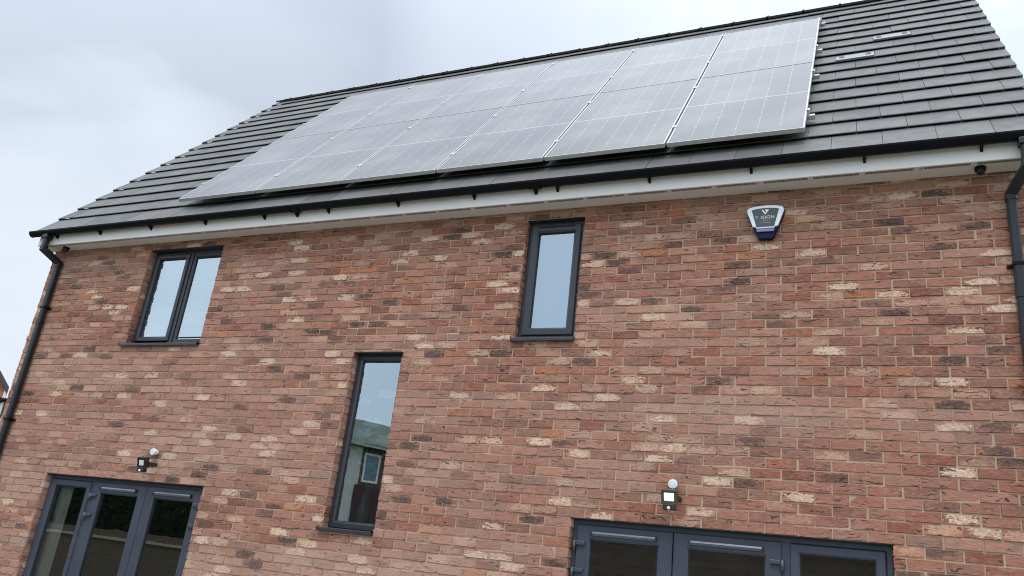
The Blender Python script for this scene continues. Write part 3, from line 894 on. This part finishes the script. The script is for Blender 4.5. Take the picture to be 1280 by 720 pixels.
m = MB(); m.prism([(x, -.045, z) for x, z in shield(base)], (0, .043, 0), bev=.006); obj('base', m, NAVY, al)
cover = [(.072, .872), (.072, .884), (.098, .889), (.143, 1.022), (.140, 1.046), (.126, 1.060)] + arc(.118, 1.064, -.118, 1.064, .011)[1:-1] + [(-.126, 1.060), (-.140, 1.046), (-.143, 1.022), (-.098, .889), (-.072, .884), (-.072, .872)]
m = MB(); m.prism([(x, -.066, z) for x, z in shield(cover)], (0, .0205, 0), bev=.005); obj('cover', m, SHELL, al)
m = MB(); m.prism([(x, -.060, z) for x, z in shield([(-.066, .846), (.066, .846), (.070, .870), (-.070, .870)])], (0, .0145, 0), bev=.003); obj('strobe_lens', m, STROBE, al)
fp = [(-.068, .884), (.068, .884), (.106, 1.036)] + arc(.106, 1.040, -.106, 1.040, .009)[1:-1] + [(-.106, 1.036)]
m = MB(); m.prism([(x, -.0685, z) for x, z in shield(fp)], (0, .0024, 0)); face = obj('face_plate', m, FACEG, al)
# V emblem
m = MB()
def pr(pts, mt=0, y=-.0698): m.prism([(AX + u, y, z) for u, z in pts], (0, .0012, 0), mt)
pr([(-.030, 1.034), (-.018, 1.034), (-.0005, 1.006), (.0105, 1.023), (-.0035, 1.023), (-.0035, 1.034), (.030, 1.034), (-.0005, .990)])
obj('emblem', m, TXTW, al)
def text(s, x, z, size, mat, name='lettering', spacing=1.):
    cu = bpy.data.curves.new('t', 'FONT'); cu.body = s; cu.size = size; cu.align_x = 'CENTER'; cu.extrude = .0006; cu.offset = -.0002; cu.space_character = spacing
    to = bpy.data.objects.new('t', cu); COL.objects.link(to); dg = bpy.context.evaluated_depsgraph_get(); dg.update()
    me = bpy.data.meshes.new_from_object(to.evaluated_get(dg)); bpy.data.objects.remove(to)
    me.transform(Matrix.Translation((x, -.0692, z + ZG)) @ Matrix.Rotation(PI / 2, 4, 'X'))
    me.transform(Matrix.Translation(-Vector(al.location)))
    me.materials.clear(); me.materials.append(mat)
    o = link(bpy.data.objects.new(name, me)); o.parent = al; return o
text('ISION', AX + .018, .954, .038, TXTW, spacing=1.15)
m = MB(); m.prism([(AX - .080, -.0698, .980), (AX - .068, -.0698, .980), (AX - .0665, -.0698, .974), (AX - .065, -.0698, .980), (AX - .053, -.0698, .980), (AX - .0665, -.0698, .955)], (0, .0012, 0)); obj('letter_mark', m, TXTB, al)
# two lines of fine print, too small to read in the photograph
m = MB()
for zz, u0, u1, hh in ((.936, -.020, .040, .006), (.916, -.042, .040, .005)):
    u = u0
    while u < u1:
        l = rnd.uniform(.003, .005); m.box((AX + u, -.0696, zz), (AX + u + l, -.0686, zz + hh)); u += l + .003
obj('fine_print', m, TXTG, al)

# ------------------------------------------------------------------ ground
GR = simple('lawn', (.085, .12, .045), .95, var=.4, scale=3., bumpy=.6, bscale=40.)
m = MB(); m.quad((-400, -400, -ZG), (400, -400, -ZG), (400, 400, -ZG), (-400, 400, -ZG)); obj('ground', m, GR, kind='structure')
tp = NT('patio_paving')
br = tp.n('ShaderNodeTexBrick', inp={'Vector': tp.obj(), 'Color1': (.31, .285, .25, 1), 'Color2': (.25, .235, .21, 1), 'Mortar': (.24, .22, .2, 1), 'Scale': 1., 'Mortar Size': .008, 'Brick Width': .9, 'Row Height': .6})
tp.set(base=br.outputs[0], rough=.85, normal=tp.bump(tp.noise(60., 4), .3, .004))
m = MB(); m.box((-9.5, -8.5, -ZG - .1), (6.5, -.01, -ZG + .03)); obj('patio', m, tp.m, kind='structure')

# ------------------------------------------------------------------ neighbouring house past the left corner
NB = gen_brick('orange_brick', (.50, .17, .075), (.42, .135, .06), (.46, .36, .27))
NT_ = simple('neighbour_tile', (.060, .052, .050), .6, bumpy=.4, bscale=14.)
NBM = Matrix.Translation((-18.073, 7.0, 1.094)) @ Matrix.Rotation(R(57), 4, 'Z')     # its right-hand eaves tip
nbh = thing('neighbouring_house', 'orange brick gabled house with dark verge glimpsed beyond the left corner', 'house', (-20., 4., 0))
HW = 7.0; PT = 1.22; GZ = -ZG - 1.094
m = MB(); m.prism([(-.085, .1, GZ), (-.085, .1, -.04), (-HW / 2, .1, HW / 2 * PT - .12), (-HW + .20, .1, .10), (-HW + .20, .1, GZ)], (0, 9, 0), M=NBM); obj('wall', m, NB, nbh, recalc=True)
m = MB()
m.prism([(0, 0, 0), (-HW / 2, 0, HW / 2 * PT), (-HW, 0, 0), (-HW, 0, -.17), (-HW / 2, 0, HW / 2 * PT - .17), (0, 0, -.17)], (0, 9.3, 0), M=NBM)
obj('roof', m, NT_, nbh, recalc=True)
m = MB()
m.prism([(-.08, .02, -.75), (-.005, .02, -.75), (-.005, .02, -.175), (-.08, .02, -.09)], (0, 9.2, 0), M=NBM)
obj('eaves_box', m, WHITE, nbh, recalc=True)
m = MB(); m.box((-.13, -.03, -.38), (.05, 9.2, -.29), bev=.02, M=NBM); m.cyl((-.16, -.03, -.42), (.03, -.03, -.31), .04, M=NBM); m.cyl((-.16, .03, GZ), (-.16, .03, -.40), .04, M=NBM)
obj('gutter', m, BLACK, nbh)
for cx_, cz_ in ((-HW / 2 - 1.5, -1.6), (-HW / 2 + 1.5, -1.6), (-HW / 2 - 1.5, -4.0), (-HW / 2 + 1.5, -4.0)):
    m = MB(); ring(m, cx_ - .6, cx_ + .6, cz_ - .5, cz_ + .5, .07, .07, .098)
    for v in m.bm.verts: v.co = NBM @ v.co
    w_ = obj('window', m, WHITE, nbh, recalc=True)
    m = MB(); m.box((cx_ - .55, .085, cz_ - .46), (cx_ + .55, .095, cz_ + .46), M=NBM); obj('pane', m, simple('dark_pane', (.03, .035, .04), .08), w_)

# ------------------------------------------------------------------ what stands behind the camera and shows in the glass
FENCE = wood_material('fence_wood', (.12, .085, .060), (.20, .14, .10)); FCAP = wood_material('fence_cap', (.42, .35, .25), (.55, .47, .35))
fe = thing('garden_fence', 'brown board fence with a pale rail across the end of the garden', 'fence', (-14, -9.2, 0))
m = MB(); x = -32.
while x < -11.9:
    m.box((x, -9.2 + rnd.uniform(0, .012), -ZG), (x + .146, -9.175, -ZG + 1.66 + rnd.uniform(-.01, .01))); x += .15
obj('boards', m, FENCE, fe)
m = MB(); m.box((-32, -9.17, -ZG + 1.42), (-11.9, -9.12, -ZG + 1.49)); obj('rail', m, FCAP, fe)
sh = thing('garden_shed', 'dark brown timber shed facing the right french door', 'shed', (-1.2, -11.0, 0))
m = MB(); z = -ZG
while z < -ZG + 2.75:
    m.prism([(-6.3, -9.2, z), (-6.3, -9.225, z), (-6.3, -9.20 - .012, z + .145), (-6.3, -9.2, z + .145)], (10.5, 0, 0)); z += .15
m.box((-6.3, -12.6, -ZG), (4.2, -9.226, -ZG + 2.74))
obj('wall', m, wood_material('shed_wood', (.055, .040, .032), (.20, .145, .11)), sh)
m = MB(); m.prism([(-6.5, -9.0, -ZG + 2.76), (-6.5, -12.8, -ZG + 3.0), (-6.5, -12.8, -ZG + 3.06), (-6.5, -9.0, -ZG + 2.84)], (10.9, 0, 0)); obj('roof', m, NT_, sh, recalc=True)
LEAF = leaf_material()
m = MB(); LS = m.layer('seed')
for i in range(9000):
    x = rnd.uniform(-34, -12); hgt = 4.1 + .55 * mnoise.noise(Vector((x * .45, 0, 0))) + .25 * mnoise.noise(Vector((x * 1.7, 3, 0)))
    z = -ZG + rnd.uniform(.8, hgt); dep = .32 * mnoise.noise(Vector((x * 1.2, z * 1.2, 9)))
    y = -9.95 + dep - abs(rnd.gauss(0, .28))
    c = Vector((x, y, z)); a = Vector((rnd.uniform(-1, 1), rnd.uniform(-1, 1), rnd.uniform(-1, 1))).normalized(); b = a.orthogonal().normalized()
    s = rnd.uniform(.05, .11); sd_ = rnd.random()
    V = [m.v(c + a * s), m.v(c + b * s * .55), m.v(c - a * s), m.v(c - b * s * .55)]
    for v in V: v[LS] = sd_
    m.face(V)
hd = thing('hedge', 'dark green hedge growing behind the garden fence', 'hedge', (-19, -10.4, 0))
obj('foliage', m, LEAF, hd)
m = MB(); m.box((-33.8, -11.2, -ZG), (-12.2, -10.3, -ZG + 3.3)); obj('core', m, simple('hedge_core', (.012, .022, .010), .9), hd)

# house across the garden, turned aside
oh = thing('opposite_house', 'two storey house with pale rendered corner and green grey roof across the garden', 'house', (-15.4, -18.0, 0))
MO = Matrix.Translation((-15.45, -18.0, -ZG)) @ Matrix.Rotation(R(-68), 4, 'Z') @ Matrix.Rotation(0, 4, 'Z')
RENDER = simple('pale_render', (.56, .53, .49), .9); ODB = simple('dark_house_brick', (.13, .07, .058), .9); OMA = simple('maroon_brick', (.060, .026, .028), .9)
m = MB(); m.box((-7, -8, 0), (9, -.01, 5.72), M=MO); obj('wall', m, ODB, oh)
m = MB(); m.box((-1.4, -.01, 0), (.62, .06, 5.70), M=MO); obj('render', m, RENDER, oh)
m = MB(); m.box((.50, -.009, 0), (9, .10, 4.15), M=MO); obj('porch', m, OMA, oh)
m = MB(); m.prism([(-7.3, .35, 5.55), (-7.3, -4, 7.25), (-7.3, -8.35, 5.62)], (16.6, 0, 0), M=MO); obj('roof', m, simple('moss_tile', (.040, .064, .044), .7, var=.4, scale=1.4), oh, recalc=True)
m = MB(); ring(m, .78, 1.50, 4.28, 5.38, .08, -.03, .04)
for v in m.bm.verts: v.co = MO @ Vector((v.co.x, -v.co.y, v.co.z))
w_ = obj('window', m, WHITE, oh, recalc=True)
m = MB(); m.box((.82, .0, 4.33), (1.46, .01, 5.34), M=MO); obj('pane', m, simple('blue_pane', (.10, .16, .20), .1), w_)

# ------------------------------------------------------------------ sky, sun, camera
SUN_EL, SUN_AZ = R(63), R(176)               # azimuth clockwise from +Y: behind the camera
w = bpy.data.worlds.new('World'); scene.world = w; w.use_nodes = True
nt = w.node_tree; N = nt.nodes; Lk = nt.links
for n in list(N): N.remove(n)
out = N.new('ShaderNodeOutputWorld'); bg = N.new('ShaderNodeBackground'); bg.inputs[1].default_value = .10
sky = N.new('ShaderNodeTexSky'); sky.sky_type = 'NISHITA'; sky.sun_disc = False; sky.sun_elevation = SUN_EL; sky.sun_rotation = SUN_AZ
tc = N.new('ShaderNodeTexCoord')
def wm(op, a, b=0., c=0., clamp=False):
    x = N.new('ShaderNodeMath'); x.operation = op; x.use_clamp = clamp
    for i, q in enumerate((a, b, c)):
        if isinstance(q, bpy.types.NodeSocket): Lk.new(q, x.inputs[i])
        else: x.inputs[i].default_value = q
    return x.outputs[0]
def wmap(v, a, b, lo, hi):
    x = N.new('ShaderNodeMapRange'); x.interpolation_type = 'SMOOTHSTEP'; Lk.new(v, x.inputs[0])
    for i, q in enumerate((a, b, lo, hi)): x.inputs[i + 1].default_value = q
    return x.outputs[0]
def wmix(f, a, b):
    x = N.new('ShaderNodeMix'); x.data_type = 'RGBA'
    for i, q in ((0, f), (6, a), (7, b)):
        if isinstance(q, bpy.types.NodeSocket): Lk.new(q, x.inputs[i])
        else: x.inputs[i].default_value = (*q, 1) if isinstance(q, tuple) else q
    return x.outputs[2]
D = tc.outputs['Generated']
DARK, LIGHT, LIGHT2 = (-.71, .48, .51), (-.77, .53, .36), (.06, .78, .61)
dt = N.new('ShaderNodeVectorMath'); dt.operation = 'DOT_PRODUCT'; Lk.new(D, dt.inputs[0])
sd3 = Vector((math.sin(SUN_AZ) * math.cos(SUN_EL), math.cos(SUN_AZ) * math.cos(SUN_EL), math.sin(SUN_EL))); dt.inputs[1].default_value = sd3
facing = dt.outputs['Value']
mp = N.new('ShaderNodeMapping'); mp.inputs['Scale'].default_value = (1, 1, 1.7); mp.inputs['Location'].default_value = (1.35, .1, .22); Lk.new(D, mp.inputs['Vector'])
nz = N.new('ShaderNodeTexNoise'); nz.inputs['Scale'].default_value = 1.9; nz.inputs['Detail'].default_value = 6; nz.inputs['Roughness'].default_value = .5; nz.inputs['Distortion'].default_value = .35; Lk.new(mp.outputs[0], nz.inputs['Vector'])
cl = nz.outputs['Fac']
def lobe(d, a, b):
    x = N.new('ShaderNodeVectorMath'); x.operation = 'DOT_PRODUCT'; Lk.new(D, x.inputs[0]); x.inputs[1].default_value = Vector(d).normalized()
    return wmap(x.outputs['Value'], a, b, 0, 1)
body = wm('ADD', wmap(cl, .40, .60, .42, 1.0), wm('MULTIPLY', lobe(DARK, .94, .995), -.85))     # a darker bank of cloud to the north-west
body = wm('ADD', body, wm('MULTIPLY', lobe(LIGHT, .984, .9995), .45))
body = wm('ADD', body, wm('MULTIPLY', lobe(LIGHT2, .85, .99), .35), clamp=True)
cloud = wmix(body, (4.75, 5.35, 6.3), (7.6, 8.35, 9.35))
gain = wmap(facing, -.1, .95, 1.0, 2.5)
vm = N.new('ShaderNodeVectorMath'); vm.operation = 'SCALE'; Lk.new(cloud, vm.inputs[0]); Lk.new(gain, vm.inputs['Scale'])
cover = wm('MULTIPLY', wmap(cl, .30, .50, .86, 1.0), 1.0)
# thinner cloud (blue showing) low in the sky behind the camera
sep = N.new('ShaderNodeSeparateXYZ'); Lk.new(D, sep.inputs[0])
south = wm('MULTIPLY', wmap(sep.outputs[1], -.55, -.85, 0, 1), wmap(sep.outputs[2], .62, .40, 0, 1))
cover = wm('MULTIPLY', cover, wm('SUBTRACT', 1.0, wm('MULTIPLY', south, .60)))
fin = wmix(cover, sky.outputs[0], vm.outputs[0])
Lk.new(fin, bg.inputs[0]); Lk.new(bg.outputs[0], out.inputs[0])

sl = bpy.data.lights.new('Sun', 'SUN'); sl.energy = 1.5; sl.angle = R(18); sl.color = (1, .965, .92)
so = link(bpy.data.objects.new('Sun', sl)); so.location = (0, -10, 20)
so.rotation_euler = (-sd3).to_track_quat('-Z', 'Y').to_euler()

cam = bpy.data.cameras.new('Camera'); cam.sensor_width = 36; cam.lens = 996.608 / 1280 * 36; cam.clip_end = 2000; cam.clip_start = .05
co = link(bpy.data.objects.new('Camera', cam)); co.location = (2.2249, -6.1302, -1.954 + ZG); co.rotation_euler = (1.9153, -.1120, .4116)
scene.camera = co
scene.view_settings.view_transform = 'Standard'; scene.view_settings.look = 'None'; scene.view_settings.exposure = .08; scene.view_settings.gamma = 1
scene.render.engine = 'CYCLES'; scene.cycles.filter_width = 1.05
scene.cycles.max_bounces = 8; scene.cycles.diffuse_bounces = 4; scene.cycles.glossy_bounces = 4; scene.cycles.transparent_max_bounces = 10
